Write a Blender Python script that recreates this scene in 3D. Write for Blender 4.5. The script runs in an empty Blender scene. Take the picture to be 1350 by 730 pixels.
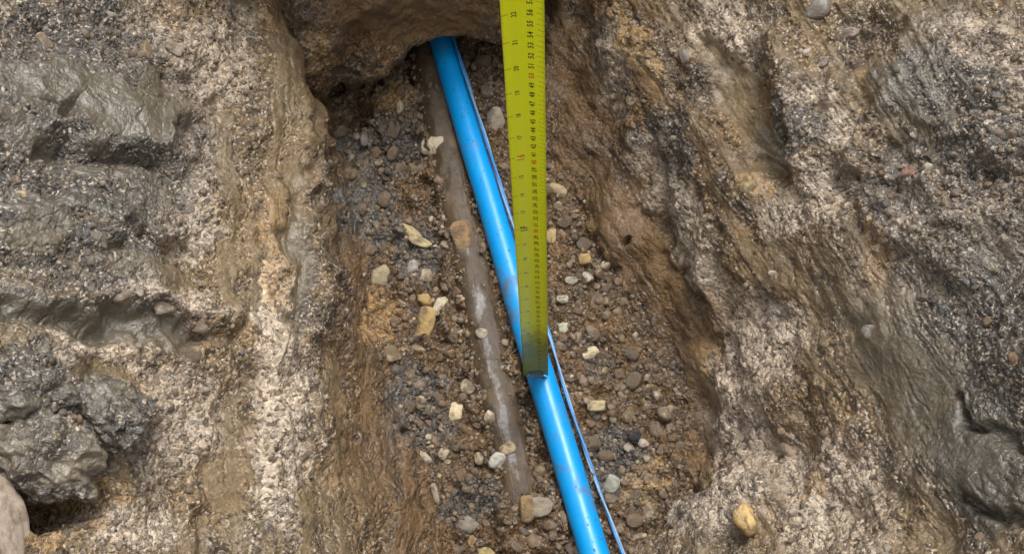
import bpy, math, random
import numpy as np
from mathutils import Vector, Matrix

# ------------------------------------------------------------------ camera, sky, sun, exposure
W0, H0, F = 1350.0, 730.0, 1497.0            # photograph size and focal length in its pixels
TH = math.radians(26.57)                     # tilt away from straight down
CAM = np.array([0.0, 0.0, 1.11])
scene = bpy.context.scene
COL = scene.collection
cd = bpy.data.cameras.new('camera'); cam = bpy.data.objects.new('camera', cd); COL.objects.link(cam)
cam.location = CAM; cam.rotation_euler = (TH, 0, 0)
cd.sensor_fit = 'HORIZONTAL'; cd.sensor_width = 36.0; cd.lens = 36.0 * F / W0
cd.clip_start = 0.02; cd.clip_end = 500.0
scene.camera = cam

SUN_EL, SUN_AZ = math.radians(68), math.radians(25)     # azimuth clockwise from +Y
world = bpy.data.worlds.new('World'); scene.world = world; world.use_nodes = True
nt = world.node_tree; nt.nodes.clear()
sky = nt.nodes.new('ShaderNodeTexSky'); sky.sky_type = 'NISHITA'; sky.sun_disc = False
sky.sun_elevation = SUN_EL; sky.sun_rotation = SUN_AZ; sky.dust_density = 4.0; sky.air_density = 1.0
hs = nt.nodes.new('ShaderNodeHueSaturation'); hs.inputs['Saturation'].default_value = 0.06
bg = nt.nodes.new('ShaderNodeBackground'); bg.inputs['Strength'].default_value = 0.14
wo = nt.nodes.new('ShaderNodeOutputWorld')
nt.links.new(sky.outputs[0], hs.inputs['Color']); nt.links.new(hs.outputs[0], bg.inputs[0]); nt.links.new(bg.outputs[0], wo.inputs[0])
sl = bpy.data.lights.new('sun', 'SUN'); sl.energy = 1.4; sl.angle = math.radians(20); sl.color = (1.0, 0.965, 0.91)
so = bpy.data.objects.new('sun', sl); COL.objects.link(so)
sd = Vector((math.sin(SUN_AZ) * math.cos(SUN_EL), math.cos(SUN_AZ) * math.cos(SUN_EL), math.sin(SUN_EL)))
so.rotation_euler = sd.to_track_quat('Z', 'Y').to_euler()
vs = scene.view_settings
vs.view_transform = 'Standard'; vs.look = 'None'; vs.gamma = 1.0; vs.use_curve_mapping = False; vs.exposure = 0.66
cy = scene.cycles; cy.use_adaptive_sampling = True; cy.adaptive_threshold = 0.03; cy.adaptive_min_samples = 16; cy.max_bounces = 4; cy.diffuse_bounces = 3; cy.glossy_bounces = 2; cy.transmission_bounces = 3; cy.caustics_reflective = False; cy.caustics_refractive = False

# ------------------------------------------------------------------ projection helpers
RIGHT = np.array([1.0, 0, 0]); UPV = np.array([0, math.cos(TH), math.sin(TH)]); FWD = np.array([0, math.sin(TH), -math.cos(TH)])
def at(px, py, z):
    """the point at height z that the photograph shows at (px, py)"""
    d = FWD + RIGHT * ((px - W0 / 2) / F) + UPV * ((H0 / 2 - py) / F)
    return CAM + d * ((z - CAM[2]) / d[2])
def to_px(P):
    q = P - CAM
    dep = q @ FWD
    return W0 / 2 + F * (q @ RIGHT) / dep, H0 / 2 - F * (q @ UPV) / dep, dep

# ------------------------------------------------------------------ noise
rng = np.random.default_rng(11)
PERM = rng.permutation(256).astype(np.int32); PERM = np.concatenate([PERM, PERM, PERM])
GR = rng.normal(size=(256, 3)).astype(np.float32); GR /= np.linalg.norm(GR, axis=1, keepdims=True)
def perlin(p):
    p = np.asarray(p, np.float32)
    i = np.floor(p).astype(np.int32); f = p - i; i &= 255
    u = f * f * f * (f * (f * 6 - 15) + 10)
    out = np.zeros(len(p), np.float32)
    for dx in (0, 1):
        a = PERM[i[:, 0] + dx]; wx = u[:, 0] if dx else 1 - u[:, 0]
        for dy in (0, 1):
            b = PERM[a + ((i[:, 1] + dy) & 255)]; wy = u[:, 1] if dy else 1 - u[:, 1]
            for dz in (0, 1):
                g = GR[PERM[b + ((i[:, 2] + dz) & 255)]]; wz = u[:, 2] if dz else 1 - u[:, 2]
                out += wx * wy * wz * (g[:, 0] * (f[:, 0] - dx) + g[:, 1] * (f[:, 1] - dy) + g[:, 2] * (f[:, 2] - dz))
    return out * 1.6
def fbm(p, octv=3, gain=0.5):
    s = 0; a = 1.0
    for k in range(octv):
        s = s + a * perlin(p * (2.03 ** k) + 17.3 * k); a *= gain
    return s
def billow(p): return 1 - 2 * np.abs(perlin(p))
def worley(p, seed=0):
    """distance to the nearest cell point (0..~1) and a random number of that cell"""
    p = np.asarray(p, np.float32); i = np.floor(p).astype(np.int32); f = (p - i).astype(np.float32)
    r = np.random.default_rng(100 + seed)
    T = r.random((256, 4)).astype(np.float32)
    best = np.full(len(p), 9.0, np.float32); idb = np.zeros(len(p), np.float32)
    for dx in (-1, 0, 1):
        a = PERM[(i[:, 0] + dx) & 255]
        for dy in (-1, 0, 1):
            b = PERM[a + ((i[:, 1] + dy) & 255)]
            for dz in (-1, 0, 1):
                t = T[PERM[b + ((i[:, 2] + dz) & 255)]]
                d = (t[:, 0] + dx - f[:, 0]) ** 2 + (t[:, 1] + dy - f[:, 1]) ** 2 + (t[:, 2] + dz - f[:, 2]) ** 2
                m = d < best
                best = np.where(m, d, best); idb = np.where(m, t[:, 3], idb)
    return np.sqrt(best), idb
def sstep(a, b, x):
    t = np.clip((x - a) / (b - a), 0, 1); return t * t * (3 - 2 * t)

# ------------------------------------------------------------------ mesh helpers
def mesh_np(name, V, Fc, mats, smooth=True, attrs=None, normals=None):
    """V (n,3), Fc (m,k) with constant k"""
    me = bpy.data.meshes.new(name)
    V = np.ascontiguousarray(V, np.float32); Fc = np.ascontiguousarray(Fc, np.int32)
    n, (m, k) = len(V), Fc.shape
    me.vertices.add(n); me.vertices.foreach_set('co', V.ravel())
    me.loops.add(m * k); me.loops.foreach_set('vertex_index', Fc.ravel())
    me.polygons.add(m); me.polygons.foreach_set('loop_start', np.arange(0, m * k, k, dtype=np.int32))
    me.update(calc_edges=True)
    me.polygons.foreach_set('use_smooth', np.full(m, smooth, bool))
    for key, val in (attrs or {}).items():
        if val.ndim == 1:
            a = me.attributes.new(key, 'FLOAT', 'POINT'); a.data.foreach_set('value', np.ascontiguousarray(val, np.float32))
        else:
            a = me.attributes.new(key, 'FLOAT_COLOR', 'POINT'); a.data.foreach_set('color', np.ascontiguousarray(val, np.float32).ravel())
    for mt in mats: me.materials.append(mt)
    me.validate()
    if normals is not None: me.normals_split_custom_set_from_vertices(np.ascontiguousarray(normals, np.float32))
    return me
def link(name, me, parent=None, label=None, cat=None, group=None, kind=None):
    o = bpy.data.objects.new(name, me); COL.objects.link(o)
    if parent: o.parent = parent
    if label: o['label'] = label
    if cat: o['category'] = cat
    if group: o['group'] = group
    if kind: o['kind'] = kind
    return o
def grid_faces(nr, nc):
    r, c = np.meshgrid(np.arange(nr - 1), np.arange(nc - 1), indexing='ij')
    a = (r * nc + c).ravel()
    return np.stack([a, a + 1, a + nc + 1, a + nc], 1)
def grid_normals(P):
    du = np.gradient(P, axis=1); dv = np.gradient(P, axis=0)
    n = np.cross(du, dv); n /= np.linalg.norm(n, axis=2, keepdims=True) + 1e-12
    return n
def catmull(P, ts, axis):
    """P lattice, ts positions in lattice index units along axis"""
    P = np.moveaxis(P, axis, 0); K = len(P)
    i = np.clip(np.floor(ts).astype(int), 0, K - 2); t = (ts - i)[:, None, None]
    p1, p2 = P[i], P[i + 1]
    p0 = np.where((i > 0)[:, None, None], P[np.maximum(i - 1, 0)], 2 * p1 - p2)
    p3 = np.where((i < K - 2)[:, None, None], P[np.minimum(i + 2, K - 1)], 2 * p2 - p1)
    s = 0.42
    m1, m2 = s * (p2 - p0), s * (p3 - p1)
    o = (2 * t**3 - 3 * t**2 + 1) * p1 + (t**3 - 2 * t**2 + t) * m1 + (-2 * t**3 + 3 * t**2) * p2 + (t**3 - t**2) * m2
    return np.moveaxis(o, 0, axis)

# ------------------------------------------------------------------ materials
class NB:
    def __init__(s, name):
        s.m = bpy.data.materials.new(name); s.m.use_nodes = True; s.t = s.m.node_tree; s.t.nodes.clear()
        s.out = s.t.nodes.new('ShaderNodeOutputMaterial')
    def n(s, typ, **kw):
        nd = s.t.nodes.new('ShaderNode' + typ)
        for k, v in kw.items():
            if k.startswith('_'): setattr(nd, k[1:], v)
            else: s.put(nd, k, v)
        return nd
    def put(s, nd, k, v):
        inp = nd.inputs[int(k[1:])] if (k[0] == 'i' and k[1:].isdigit()) else nd.inputs[k.replace('__', ' ')]
        if isinstance(v, bpy.types.NodeSocket): s.t.links.new(v, inp)
        else: inp.default_value = v
    def math(s, op, a, b=0.0, clamp=False):
        return s.n('Math', _operation=op, _use_clamp=clamp, i0=a, i1=b).outputs[0]
    def mix(s, f, a, b, blend='MIX'):
        nd = s.n('Mix', _data_type='RGBA', _blend_type=blend, _clamp_factor=True)
        for sock, v in (('Factor', f), ('A', a), ('B', b)):
            tgt = [q for q in nd.inputs if q.name == sock and (q.type == 'RGBA' if sock != 'Factor' else q.type == 'VALUE')][0]
            if isinstance(v, bpy.types.NodeSocket): s.t.links.new(v, tgt)
            else: tgt.default_value = v if sock == 'Factor' else (tuple(v) + (1,) if len(v) == 3 else v)
        return [q for q in nd.outputs if q.type == 'RGBA'][0]
    def attr(s, name): return s.n('Attribute', _attribute_name=name)
    def ramp(s, f, a, b):      # linear map a..b -> 0..1
        return s.n('MapRange', _clamp=True, i0=f, i1=a, i2=b, i3=0.0, i4=1.0).outputs[0]
    def lerp(s, f, a, b):
        return s.n('MapRange', _clamp=True, i0=f, i1=0.0, i2=1.0, i3=a, i4=b).outputs[0]
    def done(s, bsdf): s.t.links.new(bsdf.outputs[0], s.out.inputs[0]); return s.m

def soil_material():
    b = NB('trench_soil')
    pos = b.n('TexCoord').outputs['Object']
    N1 = b.n('TexNoise', Vector=pos, Scale=55.0, Detail=4.0, Roughness=0.68)
    wv = b.n('VectorMath', _operation='MULTIPLY_ADD', i0=N1.outputs['Color'], i1=(0.010, 0.010, 0.010), i2=pos).outputs[0]
    N1 = N1.outputs[0]
    N0 = b.n('TexNoise', Vector=pos, Scale=16.0, Detail=3.0, Roughness=0.6).outputs[0]
    N2 = b.n('TexNoise', Vector=pos, Scale=330.0, Detail=3.0, Roughness=0.7).outputs[0]
    V1 = b.n('TexVoronoi', Vector=wv, Scale=215.0, Randomness=1.0)
    V2 = b.n('TexVoronoi', Vector=wv, Scale=470.0, Randomness=1.0)
    s1 = b.n('SeparateColor', i0=V1.outputs['Color']); s2 = b.n('SeparateColor', i0=V2.outputs['Color'])
    clay = b.attr('clay').outputs['Fac']; pale = b.attr('pale').outputs['Fac']; dark = b.attr('dark').outputs['Fac']
    ochre = b.attr('ochre').outputs['Fac']; outer = b.attr('outer').outputs['Fac']; strk = b.attr('streak').outputs['Fac']
    nz = b.math('ADD', b.math('MULTIPLY', N1, 0.9), b.math('MULTIPLY', N2, 0.35))       # about 0.62 mean
    def brk(mask, k=1.0, w=2.6):
        return b.math('MULTIPLY', b.math('ADD', b.math('SUBTRACT', b.math('MULTIPLY', mask, 1.25), 0.9), nz), w * k, True)
    def toned(c, t): return b.mix(1.0, c, b.n('CombineColor', i0=t, i1=t, i2=t).outputs[0], 'MULTIPLY')
    fc = b.math('MULTIPLY', b.math('ADD', b.math('ADD', b.math('SUBTRACT', clay, 0.80), b.math('MULTIPLY', nz, 0.55)), b.math('MULTIPLY', strk, 0.30)), 2.2, True)
    fc = b.math('MULTIPLY', fc, 0.92)
    rough_amt = b.math('SUBTRACT', 1.0, b.math('MULTIPLY', fc, 0.85))
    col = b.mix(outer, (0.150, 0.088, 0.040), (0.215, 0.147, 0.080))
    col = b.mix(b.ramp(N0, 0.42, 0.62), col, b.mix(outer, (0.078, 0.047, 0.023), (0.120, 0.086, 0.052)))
    col = b.mix(b.math('MULTIPLY', brk(pale, .5), .72), col, (0.56, 0.46, 0.36))
    col = b.mix(b.math('MULTIPLY', brk(dark, .8), 0.9), col, (0.074, 0.068, 0.062))
    col = b.mix(b.math('MULTIPLY', brk(ochre), 0.6), col, (0.42, 0.265, 0.115))
    # grains: every small cell its own tone
    g = b.math('ADD', b.math('MULTIPLY', s1.outputs[0], 0.5), b.math('MULTIPLY', s2.outputs[0], 0.5))
    sk = b.n('MapRange', _clamp=True, i0=strk, i1=-1.0, i2=1.0, i3=1.2, i4=0.82).outputs[0]
    gcol = toned(col, b.math('MULTIPLY', b.lerp(g, 0.26, 1.74), sk))
    sp = b.math('MULTIPLY', b.ramp(b.math('ADD', s2.outputs[1], b.math('MULTIPLY', N2, 0.25)), 0.93, 1.02), b.lerp(outer, 0.3, 0.85))
    gcol = b.mix(sp, gcol, b.mix(s1.outputs[2], (0.62, 0.56, 0.48), (0.45, 0.32, 0.18)))
    dk = b.math('MULTIPLY', b.ramp(b.math('ADD', s1.outputs[1], b.math('MULTIPLY', N2, 0.2)), 0.27, 0.16), 0.75)
    gcol = b.mix(dk, gcol, (0.05, 0.042, 0.035))
    ccol = b.mix(dark, b.mix(outer, (0.158, 0.094, 0.043), (0.188, 0.134, 0.072)), (0.098, 0.088, 0.066))
    ccol = b.mix(b.math('MULTIPLY', pale, 0.4), ccol, (0.33, 0.265, 0.19))
    ccol = b.mix(b.math('MULTIPLY', ochre, 0.5), ccol, (0.40, 0.25, 0.11))
    ccol = toned(ccol, b.math('MULTIPLY', b.math('MULTIPLY', b.lerp(N1, 0.55, 1.45), b.lerp(N2, 0.75, 1.25)), sk))
    col = b.mix(fc, gcol, ccol)
    hgt = b.math('ADD', b.math('MULTIPLY', b.math('ADD', b.math('MULTIPLY', V1.outputs['Distance'], -0.9), b.math('MULTIPLY', V2.outputs['Distance'], -0.5)), rough_amt), b.math('MULTIPLY', b.math('MULTIPLY', N2, 0.85), b.lerp(fc, 1.0, 0.5)))
    bump = b.n('Bump', Strength=0.8, Distance=0.0035, Height=hgt)
    wet = b.math('MULTIPLY', b.math('ADD', b.math('MULTIPLY', dark, 0.55), b.math('ADD', b.ramp(N0, 0.40, 0.62), b.math('MULTIPLY', outer, 0.15))), 1.0, True)
    rg = b.math('SUBTRACT', b.lerp(nz, 0.95, 0.5), b.math('MULTIPLY', wet, 0.26), True)
    film = b.math('MULTIPLY', b.ramp(b.math('ADD', b.math('MULTIPLY', s2.outputs[2], .6), b.math('MULTIPLY', N2, .8)), 0.66, 0.80), b.lerp(wet, 0.3, 1.0))
    p = b.n('BsdfPrincipled', Base__Color=col, Roughness=rg, Normal=bump.outputs[0])
    b.put(p, 'Specular IOR Level', b.lerp(wet, 0.18, 0.55))
    b.put(p, 'Coat Weight', b.math('MAXIMUM', b.math('MULTIPLY', film, 0.95), b.math('MULTIPLY', b.math('MULTIPLY', fc, wet), b.lerp(dark, 0.35, 0.8)))); b.put(p, 'Coat Roughness', 0.12); b.put(p, 'Coat IOR', 1.6); b.put(p, 'Coat Normal', bump.outputs[0])
    return b.done(p)

def stone_material(name, use_attr, mudk=0.8):
    b = NB(name)
    pos = b.n('TexCoord').outputs['Object']
    if use_attr: base = b.attr('tint').outputs['Color']
    else: base = b.n('ObjectInfo').outputs['Color']
    rnd = b.n('ObjectInfo').outputs['Random']
    pv = b.n('VectorMath', _operation='ADD', i0=pos, i1=b.n('CombineXYZ', i0=b.math('MULTIPLY', rnd, 7.0)).outputs[0]).outputs[0]
    if use_attr: sc = (120.0, 500.0, 60.0)
    else: sc = (1.7, 7.0, 1.0)
    n1 = b.n('TexNoise', Vector=pv, Scale=sc[0], Detail=5.0, Roughness=0.65).outputs[0]
    n2 = b.n('TexNoise', Vector=pv, Scale=sc[1], Detail=4.0, Roughness=0.7).outputs[0]
    n3 = b.n('TexNoise', Vector=pv, Scale=sc[2], Detail=4.0, Roughness=0.6).outputs[0]
    t = b.math('MULTIPLY', b.lerp(n1, 0.5, 1.5), b.lerp(n2, 0.75, 1.25))
    c = b.mix(1.0, base, b.n('CombineColor', i0=t, i1=t, i2=t).outputs[0], 'MULTIPLY')
    c = b.mix(b.math('MULTIPLY', b.ramp(n3, 0.58 - .2 * mudk, 0.74 - .2 * mudk), 0.85), c, (0.16, 0.112, 0.07))      # clinging mud
    bp = b.n('Bump', Strength=0.45, Distance=0.0015 if use_attr else 0.08, Height=b.math('ADD', n2, n1))
    p = b.n('BsdfPrincipled', Base__Color=c, Roughness=b.lerp(n1, 0.65, 0.38), Normal=bp.outputs[0])
    return b.done(p)

def pipe_material():
    b = NB('blue_polyethylene')
    pos = b.n('TexCoord').outputs['Object']
    n1 = b.n('TexNoise', Vector=pos, Scale=70.0, Detail=5.0, Roughness=0.6).outputs[0]
    n2 = b.n('TexNoise', Vector=pos, Scale=260.0, Detail=3.0).outputs[0]
    n3 = b.n('TexNoise', Vector=pos, Scale=22.0, Detail=6.0, Roughness=0.7).outputs[0]
    c = b.mix(n1, (0.0, 0.27, 0.72), (0.002, 0.33, 0.78))
    mud = b.math('MULTIPLY', b.math('MULTIPLY', b.ramp(n3, 0.52, 0.66), b.ramp(n1, 0.38, 0.6)), 0.75)
    zz = b.n('SeparateXYZ', i0=pos).outputs[2]
    low_ = b.math('MULTIPLY', b.ramp(b.math('ADD', zz, b.math('MULTIPLY', b.math('SUBTRACT', n3, .5), .05)), ZP + .002, ZP - .006), .85)
    mud = b.math('MAXIMUM', mud, low_)
    sp = b.n('TexVoronoi', Vector=pos, Scale=95.0)
    spk = b.math('MULTIPLY', b.ramp(sp.outputs['Distance'], 0.09, 0.05), b.ramp(b.n('SeparateColor', i0=sp.outputs['Color']).outputs[0], 0.93, 0.95))
    c = b.mix(mud, c, (0.12, 0.10, 0.07))
    c = b.mix(b.math('MULTIPLY', spk, 0.8), c, (0.03, 0.06, 0.08))
    bp = b.n('Bump', Strength=0.12, Distance=0.001, Height=b.math('ADD', n2, n1))
    p = b.n('BsdfPrincipled', Base__Color=c, Roughness=b.math('ADD', b.lerp(n1, 0.26, 0.42), b.math('MULTIPLY', mud, 0.4)), Normal=bp.outputs[0])
    return b.done(p)

def old_pipe_material():
    b = NB('muddy_old_pipe')
    pos = b.n('TexCoord').outputs['Object']
    top = b.attr('painted_glint').outputs['Fac']
    st = b.n('VectorMath', _operation='MULTIPLY', i0=b.attr('along').outputs['Vector'], i1=(34.0, 170.0, 0.0)).outputs[0]
    n1 = b.n('TexNoise', Vector=st, Scale=1.0, Detail=6.0, Roughness=0.65).outputs[0]
    n2 = b.n('TexNoise', Vector=pos, Scale=210.0, Detail=5.0, Roughness=0.75).outputs[0]
    n3 = b.n('TexNoise', Vector=pos, Scale=30.0, Detail=4.0, Roughness=0.65).outputs[0]
    c = b.mix(b.ramp(n2, .3, .7), (0.04, 0.028, 0.017), (0.105, 0.07, 0.038))
    c = b.mix(b.math('MULTIPLY', b.ramp(n3, 0.5, 0.62), .8), c, (0.125, 0.082, 0.043))
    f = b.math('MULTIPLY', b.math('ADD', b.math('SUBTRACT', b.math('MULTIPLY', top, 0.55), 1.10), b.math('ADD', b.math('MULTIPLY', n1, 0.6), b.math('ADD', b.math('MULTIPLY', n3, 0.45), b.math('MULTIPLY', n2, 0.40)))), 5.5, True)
    c = b.mix(b.math('MULTIPLY', f, b.lerp(n2, 0.0, 1.2)), c, (0.33, 0.325, 0.335))  # pale wet reflection along the crown, put into the colour
    bp = b.n('Bump', Strength=0.5, Distance=0.0025, Height=b.math('ADD', n1, n2))
    p = b.n('BsdfPrincipled', Base__Color=c, Roughness=b.math('SUBTRACT', b.lerp(n2, 0.24, 0.5), b.math('MULTIPLY', f, .12)), Normal=bp.outputs[0])
    return b.done(p)

def simple(name, colour, rough=0.5, metallic=0.0, var=0.15, scale=200.0, spec=0.5, trans=0.0, dirt=None):
    b = NB(name)
    pos = b.n('TexCoord').outputs['Object']
    n = b.n('TexNoise', Vector=pos, Scale=scale, Detail=4.0, Roughness=0.65).outputs[0]
    t = b.lerp(n, 1 - var * 1.6, 1 + var * 1.6)
    c = b.mix(1.0, colour, b.n('CombineColor', i0=t, i1=t, i2=t).outputs[0], 'MULTIPLY')
    if dirt:
        n2 = b.n('TexNoise', Vector=pos, Scale=dirt[1], Detail=6.0, Roughness=0.7).outputs[0]
        c = b.mix(b.math('MULTIPLY', b.ramp(n2, 0.5, 0.68), dirt[0]), c, (0.14, 0.105, 0.07))
    p = b.n('BsdfPrincipled', Base__Color=c, Roughness=b.lerp(n, rough * 0.8, rough * 1.2))
    p.inputs['Metallic'].default_value = metallic; p.inputs['Specular IOR Level'].default_value = spec
    p.inputs['Transmission Weight'].default_value = trans
    return b.done(p)

def tape_material():
    b = NB('lime_tape_blade')
    pos = b.n('TexCoord').outputs['Object']
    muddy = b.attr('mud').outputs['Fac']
    n = b.n('TexNoise', Vector=pos, Scale=120.0, Detail=5.0, Roughness=0.7).outputs[0]
    n2 = b.n('TexNoise', Vector=pos, Scale=700.0, Detail=2.0).outputs[0]
    c = b.mix(n, (0.86, 0.92, 0.004), (0.93, 0.96, 0.010))
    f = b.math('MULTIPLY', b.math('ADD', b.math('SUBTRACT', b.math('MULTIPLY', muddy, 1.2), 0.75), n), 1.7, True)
    c = b.mix(b.math('MULTIPLY', f, 0.72), c, (0.085, 0.09, 0.05))  # low end: muddy film plus trench shade and reflection, painted into the colour
    bp = b.n('Bump', Strength=0.05, Distance=0.0005, Height=n2)
    p = b.n('BsdfPrincipled', Base__Color=c, Roughness=0.36, Normal=bp.outputs[0])
    return b.done(p)

RP = 0.0146; ZP = 0.0172            # blue pipe: radius and height of its axis
SOIL = soil_material(); GRAVEL = stone_material('mixed_gravel', True, 1.0); STONE = stone_material('stone', False, .45); PEBBLE = stone_material('pebble', False, 1.1)

# ------------------------------------------------------------------ trench surface: lattice of (px, height)
ROWS = [-120, 0, 100, 200, 300, 400, 500, 600, 700, 800]
CRL = [345, 366, 402, 408, 416, 422, 430, 446, 462, 480]          # crest of the slot, left
FLL = [405, 425, 436, 450, 467, 490, 518, 548, 575, 605]          # floor edge, left
FLR = [640, 655, 690, 730, 778, 838, 888, 908, 868, 800]          # floor edge, right
CRR = [800, 835, 868, 905, 945, 985, 1010, 1020, 945, 880]          # crest of the slot, right
CZL = [.15, .15, .14, .14, .135, .135, .13, .12, .11, .11]
CZR = [.14, .14, .135, .13, .125, .12, .115, .105, .08, .07]
lat = []
for k, py in enumerate(ROWS):
    a, f0, f1, c = CRL[k], FLL[k], FLR[k], CRR[k]
    za, zc = CZL[k], CZR[k]
    L = [(-190, .455), (-60, .395), (60, .335), (170, .28), (270, .225), (a - 62, .175), (a, za), (a * .5 + f0 * .5 - 4, za * .52), (f0, .006)]
    M = [(f0 + (f1 - f0) * t, z) for t, z in ((.2, -.002), (.5, .0), (.8, -.002))]
    R = [(f1, .006), (f1 * .5 + c * .5 + 4, zc * .5), (c, zc), (c + (1350 - c) * .2, zc + (.35 - zc) * .24), (c + (1350 - c) * .42, zc + (.35 - zc) * .46),
         (c + (1350 - c) * .65, zc + (.35 - zc) * .68), (c + (1350 - c) * .86, zc + (.35 - zc) * .87), (1400, .375), (1540, .44)]
    lat.append([at(x, py, z) for x, z in L + M + R])
lat = np.array(lat)
axis = at(783, 730, 0) - at(583, 60, 0); axis /= np.linalg.norm(axis)           # along the pipe, towards the camera
far = lat[0] - axis * 0.35; near1 = lat[-1] + axis * 0.3; near2 = lat[-1] + axis * 0.9
lat = np.concatenate([far[None], lat, near1[None], near2[None]])
lo = lat[:, :1] + np.array([-.22, 0, .12]); lo[..., 2] = .56
ro = lat[:, -1:] + np.array([.22, 0, .12]); ro[..., 2] = .56
lo2 = lo + np.array([-.5, 0, 0.01]); ro2 = ro + np.array([.5, 0, 0.01])
lat = np.concatenate([lo2, lo, lat, ro, ro2], axis=1)
NCL = lat.shape[1]
# columns: 0,1 outside; 2..8 left slope, 8 crest, 9 mid, 10 floor edge, 11-13 floor, 14 edge, 15 mid, 16 crest, ...22, 23,24 outside
cn = [8, 30, 60, 80, 74, 66, 60, 42, 46, 46, 62, 82, 82, 62, 46, 46, 58, 62, 68, 62, 36, 60, 30, 8]
assert len(cn) == NCL - 1, (len(cn), NCL)
rn = [20, 50] + [66] * (len(ROWS) - 3) + [40] + [30, 20]
assert len(rn) == lat.shape[0] - 1, (len(rn), lat.shape[0])
def params(cnt):
    return np.concatenate([np.linspace(i, i + 1, n, endpoint=False) for i, n in enumerate(cnt)] + [[len(cnt)]])
tu, tv = params(cn), params(rn)
B = catmull(catmull(lat, tv, 0), tu, 1)
NR, NC = B.shape[:2]
BN = grid_normals(B)
if BN[NR // 2, NC // 2, 2] < 0: BN = -BN
Pf = B.reshape(-1, 3); Nf = BN.reshape(-1, 3)
PX, PY, DEP = to_px(Pf)
bad = DEP < 0.15
PX = np.where(bad, 700, PX); PY = np.where(bad, 3000, PY)
UU = np.broadcast_to(tu, (NR, NC)).reshape(-1)
w1 = perlin(Pf * 28); w2 = perlin(Pf * 28 + 50)
w3 = perlin(Pf * 80); w4 = perlin(Pf * 80 + 31)
QX, QY = PX + 24 * w1 + 9 * w3, PY + 24 * w2 + 9 * w4
def ell(cx, cy, a, b, ang=0.0, soft=0.42, warp=True, XY=None):
    X, Y = XY if XY is not None else ((QX, QY) if warp else (PX, PY))
    c, s = math.cos(math.radians(ang)), math.sin(math.radians(ang))
    u = ((X - cx) * c + (Y - cy) * s) / a; v = (-(X - cx) * s + (Y - cy) * c) / b
    return 1 - sstep(1 - soft, 1 + soft, np.sqrt(u * u + v * v))
def mask(lst, XY=None):
    m = 0.0
    for e in lst: m = np.maximum(m, e[0] * ell(*e[1:], XY=XY))
    return m
CLAY = [(.98, 1250, 560, 160, 66, 50, .5), (.9, 1190, 440, 110, 50, 60, .5), (1, 140, 140, 118, 44, 24, .45), (.9, 388, 320, 22, 150, 3), (.9, 45, 300, 48, 42, 0), (1, 120, 425, 190, 24, 9), (.7, 190, 260, 45, 50, 0),
        (1, 968, 140, 118, 32, 65), (1, 1205, 500, 185, 82, 57, .55), (.85, 1300, 640, 120, 50, 40, .5), (.8, 440, 650, 26, 100, 5), (.75, 300, 610, 24, 90, 5),
        (.6, 1150, 110, 50, 50, 0), (.8, 860, 370, 150, 30, 58), (.8, 790, 250, 120, 28, 55), (.8, 920, 500, 100, 22, 70), (.7, 470, 300, 18, 130, 6), (.7, 500, 600, 30, 100, 10),
        (.7, 1095, 420, 150, 22, 60), (.5, 890, 330, 330, 75, 62, .6), (.45, 1060, 560, 220, 60, 62, .6), (.45, 330, 500, 60, 220, 0, .6), (.6, 1320, 30, 40, 20, 0), (.7, 330, 340, 25, 90, 0), (.65, 1330, 350, 40, 50, 30), (.7, 765, 120, 40, 110, -10), (.6, 1010, 620, 80, 16, 65)]
PALE = [(1, 372, 560, 44, 135, 3), (.9, 352, 410, 20, 80, 0), (.7, 250, 235, 44, 80, 5), (.75, 290, 75, 50, 75, 20), (.8, 190, 45, 40, 40, 0), (1, 0, 30, 24, 36, 0),
        (.8, 210, 395, 90, 18, 12), (.8, 260, 320, 40, 40, 0), (.95, 1010, 450, 62, 62, 0), (.9, 985, 560, 110, 48, 62), (.85, 1105, 660, 80, 85, 30), (1, 1290, 55, 60, 50, 0),
        (1, 1335, 150, 30, 110, 0), (.9, 1235, 290, 130, 62, 15), (.8, 1175, 375, 55, 50, 0), (.85, 955, 50, 60, 55, 0), (.75, 900, 290, 140, 34, 62), (.8, 960, 680, 70, 45, -30),
        (.8, 1080, 150, 60, 40, 50), (.75, 230, 560, 70, 80, 0), (.7, 130, 470, 90, 22, 8), (.7, 1060, 260, 60, 50, 0), (.85, 160, 690, 90, 40, 0), (.6, 810, 100, 30, 80, -10), (.9, 60, 590, 45, 24, 20), (.8, 65, 505, 30, 14, 0)]
DARK = [(.8, 95, 190, 170, 210, 0, .6), (.5, 1260, 330, 170, 330, 0, .5), (.75, 1290, 500, 120, 200, 0, .5), (.9, 50, 50, 60, 60, 0), (.8, 45, 210, 60, 70, 0), (.9, 130, 265, 90, 55, 15), (.6, 130, 345, 110, 40, 0), (1, 20, 500, 60, 40, 0), (1, 120, 560, 75, 50, 20), (.8, 100, 420, 180, 26, 9),
        (.85, 1245, 120, 95, 50, 10), (.8, 1300, 210, 60, 60, 0), (1, 1320, 470, 70, 150, -15), (1, 1310, 610, 80, 90, 0), (.7, 1035, 165, 50, 40, 0), (.55, 1210, 500, 165, 62, 57),
        (.95, 485, 275, 45, 44, 0), (.85, 500, 190, 60, 40, 20), (.7, 545, 330, 30, 40, 0), (.7, 800, 620, 60, 60, 0), (.8, 545, 510, 40, 30, 0), (.8, 620, 665, 60, 30, 0), (.6, 560, 560, 50, 40, 0), (.5, 790, 480, 40, 20, 0), (.55, 240, 190, 40, 40, 0), (.6, 1190, 220, 60, 40, 0),
        (.5, 880, 190, 30, 60, 0), (.5, 920, 660, 26, 24, 0), (.5, 395, 370, 16, 90, 0)]
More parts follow.
